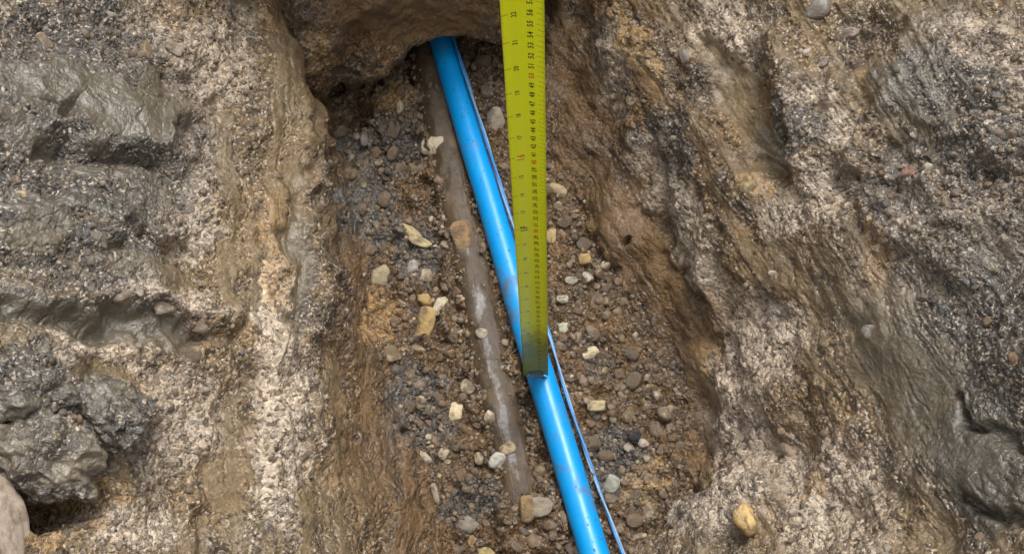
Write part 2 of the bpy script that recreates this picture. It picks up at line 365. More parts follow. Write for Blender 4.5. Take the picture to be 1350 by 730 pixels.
OCHR = [(.9, 355, 340, 13, 80, 2), (.9, 1160, 340, 26, 34, 20), (.8, 985, 250, 26, 14, 20), (.7, 845, 60, 16, 60, -30), (.8, 1078, 640, 13, 32, 10), (.7, 75, 690, 60, 30, 0), (.7, 140, 640, 40, 30, 0),
        (.6, 1140, 90, 14, 22, 0), (.6, 930, 480, 60, 12, 70), (.5, 500, 420, 26, 40, 0), (.6, 520, 130, 34, 26, 0), (.6, 850, 640, 50, 16, -40), (.6, 350, 20, 30, 40, 0)]
clay, pale, dark, ochre = mask(CLAY), mask(PALE), mask(DARK), mask(OCHR)
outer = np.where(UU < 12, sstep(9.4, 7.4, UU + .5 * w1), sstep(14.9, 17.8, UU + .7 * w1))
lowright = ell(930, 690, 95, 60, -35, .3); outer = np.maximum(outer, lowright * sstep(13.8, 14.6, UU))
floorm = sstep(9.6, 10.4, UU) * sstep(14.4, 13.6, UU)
SXW, SYW = PX + 7 * w1, PY + 7 * w2
zz = 0 * SXW
def aniso(c, s_, la, lc, o=0.0):
    al, ac = SXW * c + SYW * s_, -SXW * s_ + SYW * c
    return perlin(np.stack([al / la, ac / lc, zz + o], 1))
lw = sstep(200, 320, PX); rt = UU > 12
def dirn(la, lc, o):
    return np.where(rt, aniso(.50, .866, la, lc, o), aniso(.04, .999, la, lc, o) * lw + aniso(.92, .39, la, lc, o) * (1 - lw))
smear = dirn(190, 34, 3.0) + .6 * dirn(110, 15, 8.0)
base_clay = sstep(-.30, .35, smear) * .86 * (1 - .65 * pale)
base_clay = np.where(PY < 1200, base_clay, .4)
clay = np.maximum(clay, base_clay * (1 - floorm))
rough = 1 - 0.90 * clay
# relief, metres along the surface normal
def seg(x0, y0, x1, y1, wd, warp=True):
    X, Y = (QX, QY) if warp else (PX, PY)
    dx, dy = x1 - x0, y1 - y0; t = np.clip(((X - x0) * dx + (Y - y0) * dy) / (dx * dx + dy * dy), 0, 1)
    return np.exp(-(((X - x0 - t * dx) ** 2 + (Y - y0 - t * dy) ** 2) / wd ** 2))
D = 0.013 * fbm(Pf * 11, 2) * (1 - floorm) + 0.0065 * fbm(Pf * 36 + 9, 2) * (1 - .6 * clay)
wA, idA = worley(Pf * 62 + .15 * np.stack([w3, w4, w1], 1), 1)
D += rough * (0.0060 * (0.62 - wA) * (0.2 + 1.3 * idA)) * (1 + .35 * floorm)
wB, idB = worley(Pf * 150, 2)
D += rough * 0.0030 * (0.6 - wB) * (0.3 + 1.2 * idB)
D += rough * 0.0016 * billow(Pf * 210) + 0.0003 * billow(Pf * 330)
# scrape marks left by the bucket
streak = (dirn(120, 9, 0.0) + .7 * dirn(70, 4, 5.0)) * (1 - floorm) * np.where(PY < 1200, 1, 0)
D += (.0005 + .0006 * (1 - clay)) * streak + .0005 * billow(Pf * 120) * clay
crk = sstep(.86, 1.0, billow(Pf * 20 + .35 * np.stack([w3, w4, w1], 1)) ) * sstep(.05, .45, perlin(Pf * 9 + 70) + .45 * dark) * (1 - floorm)
D -= .0015 * crk
# shaped features
D += -.014 * ell(975, 150, 116, 40, 65, .6) - .010 * ell(1008, 215, 34, 16, 20, .4) + .010 * seg(1030, 60, 1048, 210, 20)
D += -.016 * seg(1150, -10, 1010, 190, 22) + .010 * seg(1200, 40, 1120, 200, 26)
D += .010 * seg(-20, 385, 300, 415, 18) - .012 * seg(-20, 414, 300, 449, 18) + .006 * seg(0, 470, 330, 470, 20)
D += .030 * ell(65, 590, 62, 40, 20, .5) + .022 * ell(25, 512, 60, 32, 0, .5) + .016 * ell(140, 560, 45, 36, 20, .5) - .085 * ell(60, 650, 66, 24, 8, .5) - .02 * seg(128, 545, 118, 620, 9)
D += .012 * ell(140, 140, 118, 44, 24, .25) - .012 * seg(60, 190, 200, 225, 12) + .010 * ell(215, 172, 22, 14, -30, .4) + .007 * ell(200, 205, 40, 16, 10, .4)
D += -.012 * seg(230, 90, 320, 160, 12) - .014 * seg(150, 320, 260, 330, 14) - .012 * seg(90, 150, 60, 250, 14) + .010 * ell(130, 290, 50, 40, 20, .5) + .01 * ell(40, 300, 50, 44, 0, .4)
D += .010 * seg(360, 250, 372, 640, 16) - .012 * seg(300, 520, 280, 740, 18) + .010 * seg(412, 160, 420, 440, 14)
D += .005 * seg(910, 290, 985, 600, 22) - .006 * seg(845, 270, 915, 420, 12) - .003 * seg(905, 430, 930, 600, 14)
D += -.012 * seg(1260, 530, 1370, 610, 7) + .003 * ell(1290, 620, 80, 34, 35, .6) - .012 * seg(1270, 640, 1360, 700, 8)
D += .004 * seg(1120, 380, 1200, 640, 30) + .014 * ell(1235, 290, 110, 60, 15, .5) - .014 * seg(1100, 250, 1180, 200, 16) - .010 * seg(1190, 220, 1290, 240, 10)
D += -.010 * seg(1320, 225, 1370, 215, 10) - .012 * ell(1118, 245, 7, 8) - .012 * ell(835, 318, 6, 7) + .012 * ell(1280, 170, 60, 24, 15, .4)
D += .018 * ell(940, 690, 80, 46, -35, .4) - .010 * ell(905, 640, 16, 10)
D += -.020 * ell(458, 165, 26, 44, 20, .5) - .016 * ell(552, 85, 22, 40, 0, .5) - .008 * ell(515, 200, 34, 20) + .008 * ell(520, 135, 34, 24) - .010 * ell(555, 565, 26, 16) - .008 * ell(640, 672, 26, 14)
D += .009 * (1 + .9 * w3) * (seg(534, 80, 671, 730, 9) + seg(591, 80, 728, 730, 8)) + .017 * ell(690, 705, 52, 46, 0, .5) + .006 * ell(600, 640, 60, 60, 0, .5)
D += floorm * (.006 * fbm(Pf * 45 + 3, 2) + .009 * (.6 - worley(Pf * 62 + 3.3, 3)[0]))
# fade relief outside the view
inview = sstep(1900, 1500, PY)
D *= .35 + .65 * inview
S = (Pf + Nf * D[:, None]).reshape(NR, NC, 3)
SN = grid_normals(S)
if SN[NR // 2, NC // 2, 2] < 0: SN = -SN
flip = np.dot(np.cross(S[NR//2, NC//2+1] - S[NR//2, NC//2], S[NR//2+1, NC//2] - S[NR//2, NC//2]), SN[NR//2, NC//2]) < 0
Cc = np.cumsum([0] + cn)
ATT = dict(streak=np.clip(streak, -1, 1), clay=clay, pale=pale, dark=dark, ochre=ochre, outer=outer)
def strip(name, c0, c1):
    sl_ = (slice(None), slice(c0, c1 + 1))
    V = S[sl_].reshape(-1, 3); nc = c1 - c0 + 1
    Fq = grid_faces(NR, nc)
    if flip: Fq = Fq[:, ::-1]
    at_ = {k: v.reshape(NR, NC)[sl_].reshape(-1) for k, v in ATT.items()}
    me = mesh_np(name, V, Fq, [SOIL], True, at_, SN[sl_].reshape(-1, 3))
    return link(name, me, kind='structure')
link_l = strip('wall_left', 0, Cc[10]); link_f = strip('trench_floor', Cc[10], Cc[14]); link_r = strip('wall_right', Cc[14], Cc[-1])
Sf = S.reshape(-1, 3); SNf = SN.reshape(-1, 3)
SX, SY, SD = to_px(Sf)
vis = (SD > .15) & (SX > -60) & (SX < 1410) & (SY > -60) & (SY < 790)

# surrounding ground, out to the horizon, with the trench left open
gx0, gx1 = lat[:, 0, 0].max() + .02, lat[:, -1, 0].min() - .02
gy0, gy1 = lat[-1, :, 1].max() - .05, lat[0, :, 1].min() + .05
X = [-60, -8, gx0, gx1, 8, 60]; Yv = [-60, -8, gy0, gy1, 8, 60]
gv = [(x, y, .562) for y in Yv for x in X]
gf = [(r * 6 + c, r * 6 + c + 1, r * 6 + c + 7, r * 6 + c + 6) for r in range(5) for c in range(5) if not (r == 2 and c == 2)]
gme = mesh_np('ground', np.array(gv), np.array(gf), [SOIL], False, {k: np.full(36, v) for k, v in dict(streak=0., clay=0., pale=.4, dark=.3, ochre=0., outer=1.).items()})
link('ground', gme, kind='structure')

# ------------------------------------------------------------------ end wall with the hollow the pipe runs into
EP = [(330, 170, .10), (375, 150, .08), (404, 134, .055), (430, 124, .050), (457, 112, .052), (495, 100, .058), (515, 84, .062), (530, 68, .064), (550, 55, .066), (580, 49, .066), (612, 49, .064), (640, 53, .062),
      (665, 55, .060), (700, 52, .060), (740, 48, .08), (800, 50, .10), (880, 50, .12)]
el = []
for x, y, z in EP:
    p = at(x, y, z); p[1] += .30 * sstep(690, 790, x) + .16 * sstep(402, 350, x)
    offs = [(.36, -z - .05), (.24, -z * .6), (.09, -.010), (0, 0), (.002, .022), (.012, .06), (.026, .13), (.04, .25), (.08, .40), (.35, .47 - z * .2), (.9, .47 - z * .2)]
    el.append([p + np.array([0, dy, dz]) for dy, dz in offs])
el = np.array(el).transpose(1, 0, 2)
etv, etu = params([20, 30, 24, 16, 40, 50, 60, 40, 20, 8]), params([26] * (len(EP) - 1))
EB = catmull(catmull(el, etv, 0), etu, 1); er, ec = EB.shape[:2]
EN = grid_normals(EB)
mid = EN[130, ec // 2]
if mid[1] > 0: EN = -EN
Ep, En = EB.reshape(-1, 3), EN.reshape(-1, 3)
ex, ey, _ = to_px(Ep)
ev = np.broadcast_to(etv[:, None], (er, ec)).reshape(-1)
e1, e2 = perlin(Ep * 28), perlin(Ep * 80)
eclay = np.maximum(ell(540, 10, 150, 60, 5, XY=(ex + 20 * e1, ey + 20 * e2)) * .85, .4)
eclay *= sstep(2.5, 3.2, ev)
ED = .009 * fbm(Ep * 13, 2) + .0035 * fbm(Ep * 45 + 4, 2) + (1 - .7 * eclay) * (.008 * (.6 - worley(Ep * 70, 4)[0]) + .003 * (.6 - worley(Ep * 160, 5)[0]) + .0015 * billow(Ep * 200))
ED += .012 * ell(425, 60, 26, 60, 10, XY=(ex, ey)) - .008 * ell(490, 40, 30, 22, -20, XY=(ex, ey))
Es = (Ep + En * ED[:, None]).reshape(er, ec, 3)
ENn = grid_normals(Es)
if ENn[130, ec // 2, 1] > 0: ENn = -ENn
Eq = grid_faces(er, ec)
if np.dot(np.cross(Es[130, 60 + 1] - Es[130, 60], Es[131, 60] - Es[130, 60]), ENn[130, 60]) < 0: Eq = Eq[:, ::-1]
eo = .15 * sstep(60, -40, ey) * sstep(4, 6, ev)
eat = dict(streak=.5 * e2, clay=eclay, pale=.12 * np.clip(e1 * 2, 0, 1), dark=.08 * np.clip(e2, 0, 1), ochre=.45 * ell(415, 60, 20, 40, 0, XY=(ex, ey)), outer=eo)
link('wall_end', mesh_np('wall_end', Es.reshape(-1, 3), Eq, [SOIL], True, eat, ENn.reshape(-1, 3)), kind='structure')

# ------------------------------------------------------------------ tubes
def tube(name, pts, rad, mats, seg_n=28, attrs=None, rough=None):
    pts = np.array(pts, float); n = len(pts)
    t = np.gradient(pts, axis=0); t /= np.linalg.norm(t, axis=1, keepdims=True)
    side = np.cross(t, [0, 0, 1.0]); side /= np.linalg.norm(side, axis=1, keepdims=True); up = np.cross(side, t)
    an = np.linspace(0, 2 * np.pi, seg_n, endpoint=False)
    rad = np.broadcast_to(np.asarray(rad, float), (n,))
    V = pts[:, None] + rad[:, None, None] * (np.cos(an)[None, :, None] * side[:, None] + np.sin(an)[None, :, None] * up[:, None])
    if rough is not None:
        q = V.reshape(-1, 3); nr = (q.reshape(n, seg_n, 3) - pts[:, None]); nr /= np.linalg.norm(nr, axis=2, keepdims=True)
        V = V + nr * (rough * fbm(q * 60, 3).reshape(n, seg_n, 1))
    r, c = np.meshgrid(np.arange(n - 1), np.arange(seg_n), indexing='ij')
    a = (r * seg_n + c).ravel(); b_ = (r * seg_n + (c + 1) % seg_n).ravel()
    Fq = np.stack([a, a + seg_n, b_ + seg_n, b_], 1)
    at_ = attrs(n, seg_n, an) if attrs else None
    return mesh_np(name, V.reshape(-1, 3), Fq, mats, True, at_)
def line_pts(p0, p1, n, wob=0.0, ext0=0.0, ext1=0.0, seed=0.0):
    d = p1 - p0; L = np.linalg.norm(d); d = d / L
    s = np.linspace(-ext0, L + ext1, n); P = p0 + s[:, None] * d
    if wob:
        q = np.stack([s * 6 + seed, 0 * s, 0 * s], 1); P[:, 0] += wob * perlin(q); P[:, 2] += .5 * wob * perlin(q + 40)
    return P
pb0, pb1 = at(783.5, 730, ZP), at(583, 60, ZP)
pp = line_pts(pb0, pb1, 140, .0012, .75, .22)
blue = link('water_pipe', tube('water_pipe', pp, RP, [pipe_material()], 48), label='bright blue plastic water pipe lying along the trench floor', cat='pipe')
# droplets beaded on the crown of the pipe
def ico(sub):
    import bmesh
    bm = bmesh.new(); bmesh.ops.create_icosphere(bm, subdivisions=sub, radius=1.0)
    V = np.array([v.co[:] for v in bm.verts]); Fi = np.array([[v.index for v in f.verts] for f in bm.faces]); bm.free()
    return V, Fi
I1, F1 = ico(2); I3, F3 = ico(3)
dr = np.random.default_rng(5)
DV, DF = [], []
bd = (pb1 - pb0) / np.linalg.norm(pb1 - pb0); bs = np.cross(bd, [0, 0, 1.0]); bs /= np.linalg.norm(bs); bu = np.cross(bs, bd)
LB = np.linalg.norm(pb1 - pb0)
for k in range(46):
    s = dr.uniform(0.0, LB * .95); a = dr.normal(0.12, .32); r = dr.uniform(.0005, .0013)
    cx = pb0 + bd * s + RP * (math.sin(a) * bs + math.cos(a) * bu)
    nn = math.sin(a) * bs + math.cos(a) * bu; tt = np.cross(nn, bd)
    V = I1[:, :1] * bd * r * dr.uniform(1, 1.5) + I1[:, 1:2] * tt * r + I1[:, 2:] * nn * r * .45 + cx
    DF.append(F1 + len(I1) * len(DV)); DV.append(V)
drop_mat = simple('water_drop', (0.55, 0.80, 0.95), 0.06, 0, .02, 50, .6, 0.85)
link('water_droplets', mesh_np('water_droplets', np.concatenate(DV), np.concatenate(DF), [drop_mat]), parent=blue, kind='stuff')

# old muddy pipe
po0, po1 = at(702, 730, -.0075), at(563, 80, -.0075)
def old_attr(n, sn, an):
    s = np.linspace(0, 1, n)
    w = (.05 + .35 * perlin(np.stack([s * 14, 0 * s, 0 * s], 1)) + .2 * perlin(np.stack([s * 45, 0 * s + 3, 0 * s], 1)))[:, None]
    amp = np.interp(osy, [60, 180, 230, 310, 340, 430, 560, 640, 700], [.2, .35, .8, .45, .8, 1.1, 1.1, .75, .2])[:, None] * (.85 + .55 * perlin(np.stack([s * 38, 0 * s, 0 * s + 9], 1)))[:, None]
    top = amp * np.exp(-((an[None] - np.pi / 2 - w) / .34) ** 2)  # mask of the painted wet reflection, strongest near the crown
    al = np.zeros((n, sn, 4)); al[..., 0] = s[:, None] * 1.1; al[..., 1] = (an * .024)[None]; al[..., 3] = 1
    return dict(painted_glint=np.broadcast_to(top, (n, sn)).reshape(-1), along=al.reshape(-1, 4))
op = line_pts(po0, po1, 300, .0012, .5, .25, 3.0)
osx, osy, _ = to_px(op); op[:, 2] -= .012 * sstep(560, 760, osy)
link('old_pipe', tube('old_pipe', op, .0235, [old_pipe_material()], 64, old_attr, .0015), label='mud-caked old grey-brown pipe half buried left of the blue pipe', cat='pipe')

# thin tracer cable: hugging the pipe, then standing off to its right
cz = .012
cpx = [(604, 70, .0310), (616, 105, .0310), (628, 145, .0305), (640.5, 182, .0300), (660, 245, .0290), (682, 315, .0260), (703, 385, .019), (724, 440, .0145), (741, 500, .013), (762, 565, .012), (788, 640, .011), (821, 727, .012), (850, 800, .012)]
cl = np.array([at(*c) for c in cpx])[None]
cl = np.concatenate([cl[:, :1] - axis * .2, cl, cl[:, -1:] + axis * .5], 1)
cp_ = catmull(cl, params([14] * (cl.shape[1] - 1)), 1)[0]
def two(name, off):
    t = np.gradient(cp_, axis=0); t /= np.linalg.norm(t, axis=1, keepdims=True)
    sd_ = np.cross(t, [0, 0, 1.0]); up = np.cross(sd_, t)
    L = np.concatenate([[0], np.cumsum(np.linalg.norm(np.diff(cp_, axis=0), axis=1))])
    ph = L / .16 * 2 * np.pi + off
    return cp_ + .0009 * (np.cos(ph)[:, None] * sd_ + np.sin(ph)[:, None] * up)
blue_c = simple('blue_cable_sheath', (0.03, 0.22, 0.56), .4, 0, .2, 150, .5, 0, (.5, 60.0))
grey_c = simple('grey_cable_sheath', (0.20, 0.36, 0.55), .4, 0, .2, 150, .5, 0, (.5, 60.0))
cab = link('tracer_cable', None, label='thin twisted blue cable running beside the blue pipe', cat='cable')
cab.location = (0, 0, 0)
link('cable_strand', tube('cable_strand', two('a', 0), .0014, [blue_c], 10), parent=cab)
link('cable_strand', tube('cable_strand', two('b', np.pi), .0012, [grey_c], 10), parent=cab)

# ------------------------------------------------------------------ tape measure standing on the pipe
TW, SAG, TL = .0252, .0030, .82
tip = at(706.5, 493, ZP + RP + .0012)
def at_y(px, py, y):
    d = FWD + RIGHT * ((px - W0 / 2) / F) + UPV * ((H0 / 2 - py) / F)
    return CAM + d * ((y - CAM[1]) / d[1])
topp = at_y(688.3, 1.3, tip[1])
tdir = (topp - tip); TS = np.linalg.norm(tdir) / .57; tdir /= np.linalg.norm(tdir)
print('tape scale', TS)
def blade(s, a, lift=0.0):
    """s metres from the tip, a across the blade -0.5..0.5 (left to right), hollow towards the camera"""
    s = np.asarray(s, float); a = np.asarray(a, float)
    base = tip + np.outer(s * TS, tdir)
    base[:, 0] += a * TW
    base[:, 1] += -(a * 2) ** 2 * SAG + SAG * .3 - lift
    return base
tape = link('tape_measure', None, label='lime yellow measuring tape blade standing upright on the blue pipe', cat='tape measure')
ns, na = 120, 18
ss, aa = np.meshgrid(np.linspace(.0, TL, ns), np.linspace(-.5, .5, na), indexing='ij')
Vf = blade(ss.ravel(), aa.ravel(), .0001); Vb = blade(ss.ravel(), aa.ravel(), -.0001)
Fg = grid_faces(ns, na)
n0 = ns * na
edge = []
ring = [r * na for r in range(ns)] + [(ns - 1) * na + c for c in range(1, na)] + [r * na + na - 1 for r in range(ns - 2, -1, -1)] + [c for c in range(na - 2, 0, -1)]
for i in range(len(ring)):
    a_, b_ = ring[i], ring[(i + 1) % len(ring)]; edge.append((a_, b_, b_ + n0, a_ + n0))
mud = sstep(.17, .02, ss.ravel())  # mud together with painted shade, growing towards the tip
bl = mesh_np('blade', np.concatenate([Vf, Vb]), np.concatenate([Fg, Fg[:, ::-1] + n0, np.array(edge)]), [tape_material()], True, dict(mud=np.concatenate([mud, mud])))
blade_o = link('blade', bl, parent=tape)
ink = simple('black_print', (0.02, 0.025, 0.02), .5, 0, .1, 300)
inkd = simple('faded_print', (0.05, 0.06, 0.02), .5, 0, .1, 300)
redk = simple('red_print', (0.75, 0.10, 0.03), .5, 0, .1, 300)
glyph = {}
def get_glyph(ch):
    if ch in glyph: return glyph[ch]
    cu = bpy.data.curves.new('g', 'FONT'); cu.body = ch; cu.size = 1.0; cu.resolution_u = 3; cu.offset = 0.02
    o = bpy.data.objects.new('g', cu); COL.objects.link(o)
    me = bpy.data.meshes.new_from_object(o.evaluated_get(bpy.context.evaluated_depsgraph_get()))
    me.calc_loop_triangles()
    V = np.array([v.co[:2] for v in me.vertices]).reshape(-1, 2); T = np.array([t.vertices[:] for t in me.loop_triangles]).reshape(-1, 3)
    bpy.data.objects.remove(o); bpy.data.meshes.remove(me); bpy.data.curves.remove(cu)
    glyph[ch] = (V, T); return glyph[ch]
class Print:
    def __init__(s): s.V, s.T, s.n = [], [], 0
    def add(s, V, T):
        s.V.append(V); s.T.append(np.asarray(T) + s.n); s.n += len(V)
    def text(s, txt, pos, a_mid, hgt, gapw=.62, wid=1.0):
        """reads upwards along the blade; hgt is the letter height across the blade (fraction), pos in metres"""
        size = hgt / .7 * TW; tot = gapw * size * wid * len(txt)
        x = pos - tot / 2
        for ch in txt:
            V, T = get_glyph(ch)
            cw = (V[:, 0].max() + V[:, 0].min()) / 2
            sv = x + gapw * size * wid * .5 + (V[:, 0] - cw) * size * wid
            av = a_mid + hgt / 2 - V[:, 1] * size / TW
            s.add(blade(sv, av, .00025), T); x += gapw * size * wid
    def rect(s, s0, s1, a0, a1):
        k = 5; a = np.linspace(a0, a1, k)
        V = np.concatenate([blade(np.full(k, s0), a, .0002), blade(np.full(k, s1), a, .0002)])
        T = []
        for i in range(k - 1): T += [(i, i + 1, k + i + 1), (i, k + i + 1, k + i)]
        s.add(V, T)
    def build(s, name, mat): link(name, mesh_np(name, np.concatenate(s.V), np.concatenate(s.T), [mat], False), parent=blade_o)
tick = Print()
def number(name, mat, *a):
    p_ = Print(); p_.text(*a); p_.build(name, mat)
for c in range(1, 81):
    number('centimetre_number', redk if c % 10 == 0 else ink, str(c), c / 100 - .0006, .16, .135, .60, 1.05)
    tick.rect(c / 100 - .00012, c / 100 + .00012, .30, .5); tick.rect(c / 100 - .005 - .00014, c / 100 - .005 + .00014, .35, .5)
for m in range(1, 800):
    if m % 5: tick.rect(m / 1000 - .00006, m / 1000 + .00006, .44, .5)
for i in range(1, 32):
    p = i * .0254
    if i % 12 == 0: number('inch_number', ink, str(i // 12) + 'F', p - .001, -.20, .22, .62, 1.0)
    elif i % 16 == 0: number('inch_number', redk, str(i), p - .001, -.20, .20, .62, 1.0)
    else: number('inch_number', ink, str(i), p - .001, -.21, .12, .60, 1.0)
    tick.rect(p - .0002, p + .0002, -.5, -.34)
    for q in range(1, 16): tick.rect(p - .0254 * q / 16 - .00006, p - .0254 * q / 16 + .00006, -.5, -.43 if q % 4 == 0 else -.47)
tick.build('tick_marks', inkd); bpy.data.objects['tick_marks']['kind'] = 'stuff'
# metal end hook with rivets
hook_m = simple('hook_steel', (0.26, 0.33, 0.38), .14, 1.0, .08, 200, .5, 0)
hs_, ha = np.meshgrid(np.linspace(-.0008, .0085, 8), np.linspace(-.32, .32, 12), indexing='ij')
H1, H2 = blade(hs_.ravel(), ha.ravel(), .0004), blade(hs_.ravel(), ha.ravel(), .0011)
lipv = blade(np.full(12, -.0008), np.linspace(-.32, .32, 12), .0042); lip2 = lipv + tdir * .0008
HF = grid_faces(8, 12)
hv = np.concatenate([H2, H1, lipv, lip2]); b0 = 192
hf = [tuple(f) for f in HF] + [tuple(f[::-1] + 96) for f in HF]
for c in range(11):
    hf += [(c, c + 1, b0 + 12 + c + 1, b0 + 12 + c), (96 + c + 1, 96 + c, b0 + c, b0 + c + 1), (b0 + c, b0 + 12 + c, b0 + 12 + c + 1, b0 + c + 1)]
    hf += [(84 + c + 1, 84 + c, 180 + c, 180 + c + 1)]
hook = link('end_hook', mesh_np('end_hook', hv, np.array(hf), [hook_m], False), parent=tape)
for a in (-.16, .0, .16):
    cx = blade([.005], [a], .0012)[0]
    link('rivet', mesh_np('rivet', I1 * np.array([.0011, .0005, .0011]) + cx, F1, [hook_m]), parent=hook)

# ------------------------------------------------------------------ stones
shapes = []
for k in range(14):
    r = np.random.default_rng(300 + k)
    V = I3.copy()
    e = r.uniform(.62, .95)
    V = np.sign(V) * np.abs(V) ** e                                        # a little boxy
    for _ in range(r.integers(4, 9)):                                      # broken faces
        n = r.normal(size=3); n /= np.linalg.norm(n); h = r.uniform(.62, .92)
        d = V @ n - h; V = V - np.outer(np.maximum(d, 0) * .92, n)
    V = V * (1 + .10 * fbm(V * 1.3 + k * 7, 3)[:, None])
    V /= np.abs(V).max(axis=0)
    shapes.append(mesh_np('stone', V, F3, [STONE], True))
low = []
for k in range(10):
    r = np.random.default_rng(400 + k); V = I1.copy()
    for _ in range(6):
        n = r.normal(size=3); n /= np.linalg.norm(n); d = V @ n - r.uniform(.55, .9); V = V - np.outer(np.maximum(d, 0), n)
    V *= 1 + .14 * fbm(V * 1.5 + k * 5, 2)[:, None]; V /= np.abs(V).max(axis=0); low.append(V)
imap = np.full((800 // 2, 1440 // 2), -1, np.int64)
vi = np.nonzero(vis)[0]
ordv = vi[np.argsort(-SD[vi])]
imap[((SY[ordv] + 60) // 2).astype(int).clip(0, 399), ((SX[ordv] + 60) // 2).astype(int).clip(0, 719)] = ordv
def surf(px, py):
    for rad in range(0, 30):
        for dy in range(-rad, rad + 1):
            for dx in range(-rad, rad + 1):
                if max(abs(dx), abs(dy)) != rad: continue
                y, x = int((py + 60) // 2) + dy, int((px + 60) // 2) + dx
                if 0 <= y < 400 and 0 <= x < 720 and imap[y, x] >= 0: return imap[y, x]
def frame(n, ang):
    n = n / np.linalg.norm(n)
    x = RIGHT - n * n[0]; x /= np.linalg.norm(x); y = np.cross(n, x)
    c, s = math.cos(ang), math.sin(ang)
    return np.stack([c * x + s * y, -s * x + c * y, n], 1)
BNs = BN.reshape(-1, 3)
def stone(name, px, py, w, h, ang, colour, label, cat='stone', group=None, shape=0, thick=.75, lift=.25, base=None):
    v = surf(px, py)
    p = Sf[v] if base is None else base
    n = BNs[v] * .5 + (CAM - p) / np.linalg.norm(CAM - p) * .5
    a, b_ = w / 2 * np.linalg.norm(p - CAM) / F, h / 2 * np.linalg.norm(p - CAM) / F
    c = min(a, b_) * thick
    R_ = frame(n, math.radians(-ang))
    M = Matrix(np.block([[R_ * np.array([a, b_, c]), (p + n / np.linalg.norm(n) * c * lift)[:, None]], [np.zeros((1, 3)), np.ones((1, 1))]]).tolist())
    o = link(name, shapes[shape % len(shapes)], label=label, cat=cat, group=group)
    o.matrix_world = M; o.color = tuple(np.array(colour) * 1.05) + (1,)
    return o
CRM, TAN, OCH, GRY, PNK, BLK, WHT = (.62, .53, .38), (.42, .32, .20), (.50, .34, .14), (.24, .22, .20), (.45, .34, .28), (.035, .035, .04), (.66, .62, .54)
peb = {}
for m_ in shapes:
    q_ = m_.copy(); q_.materials[0] = PEBBLE; peb[m_.name] = q_
def px_line(py, tab): return np.interp(py, ROWS, tab)
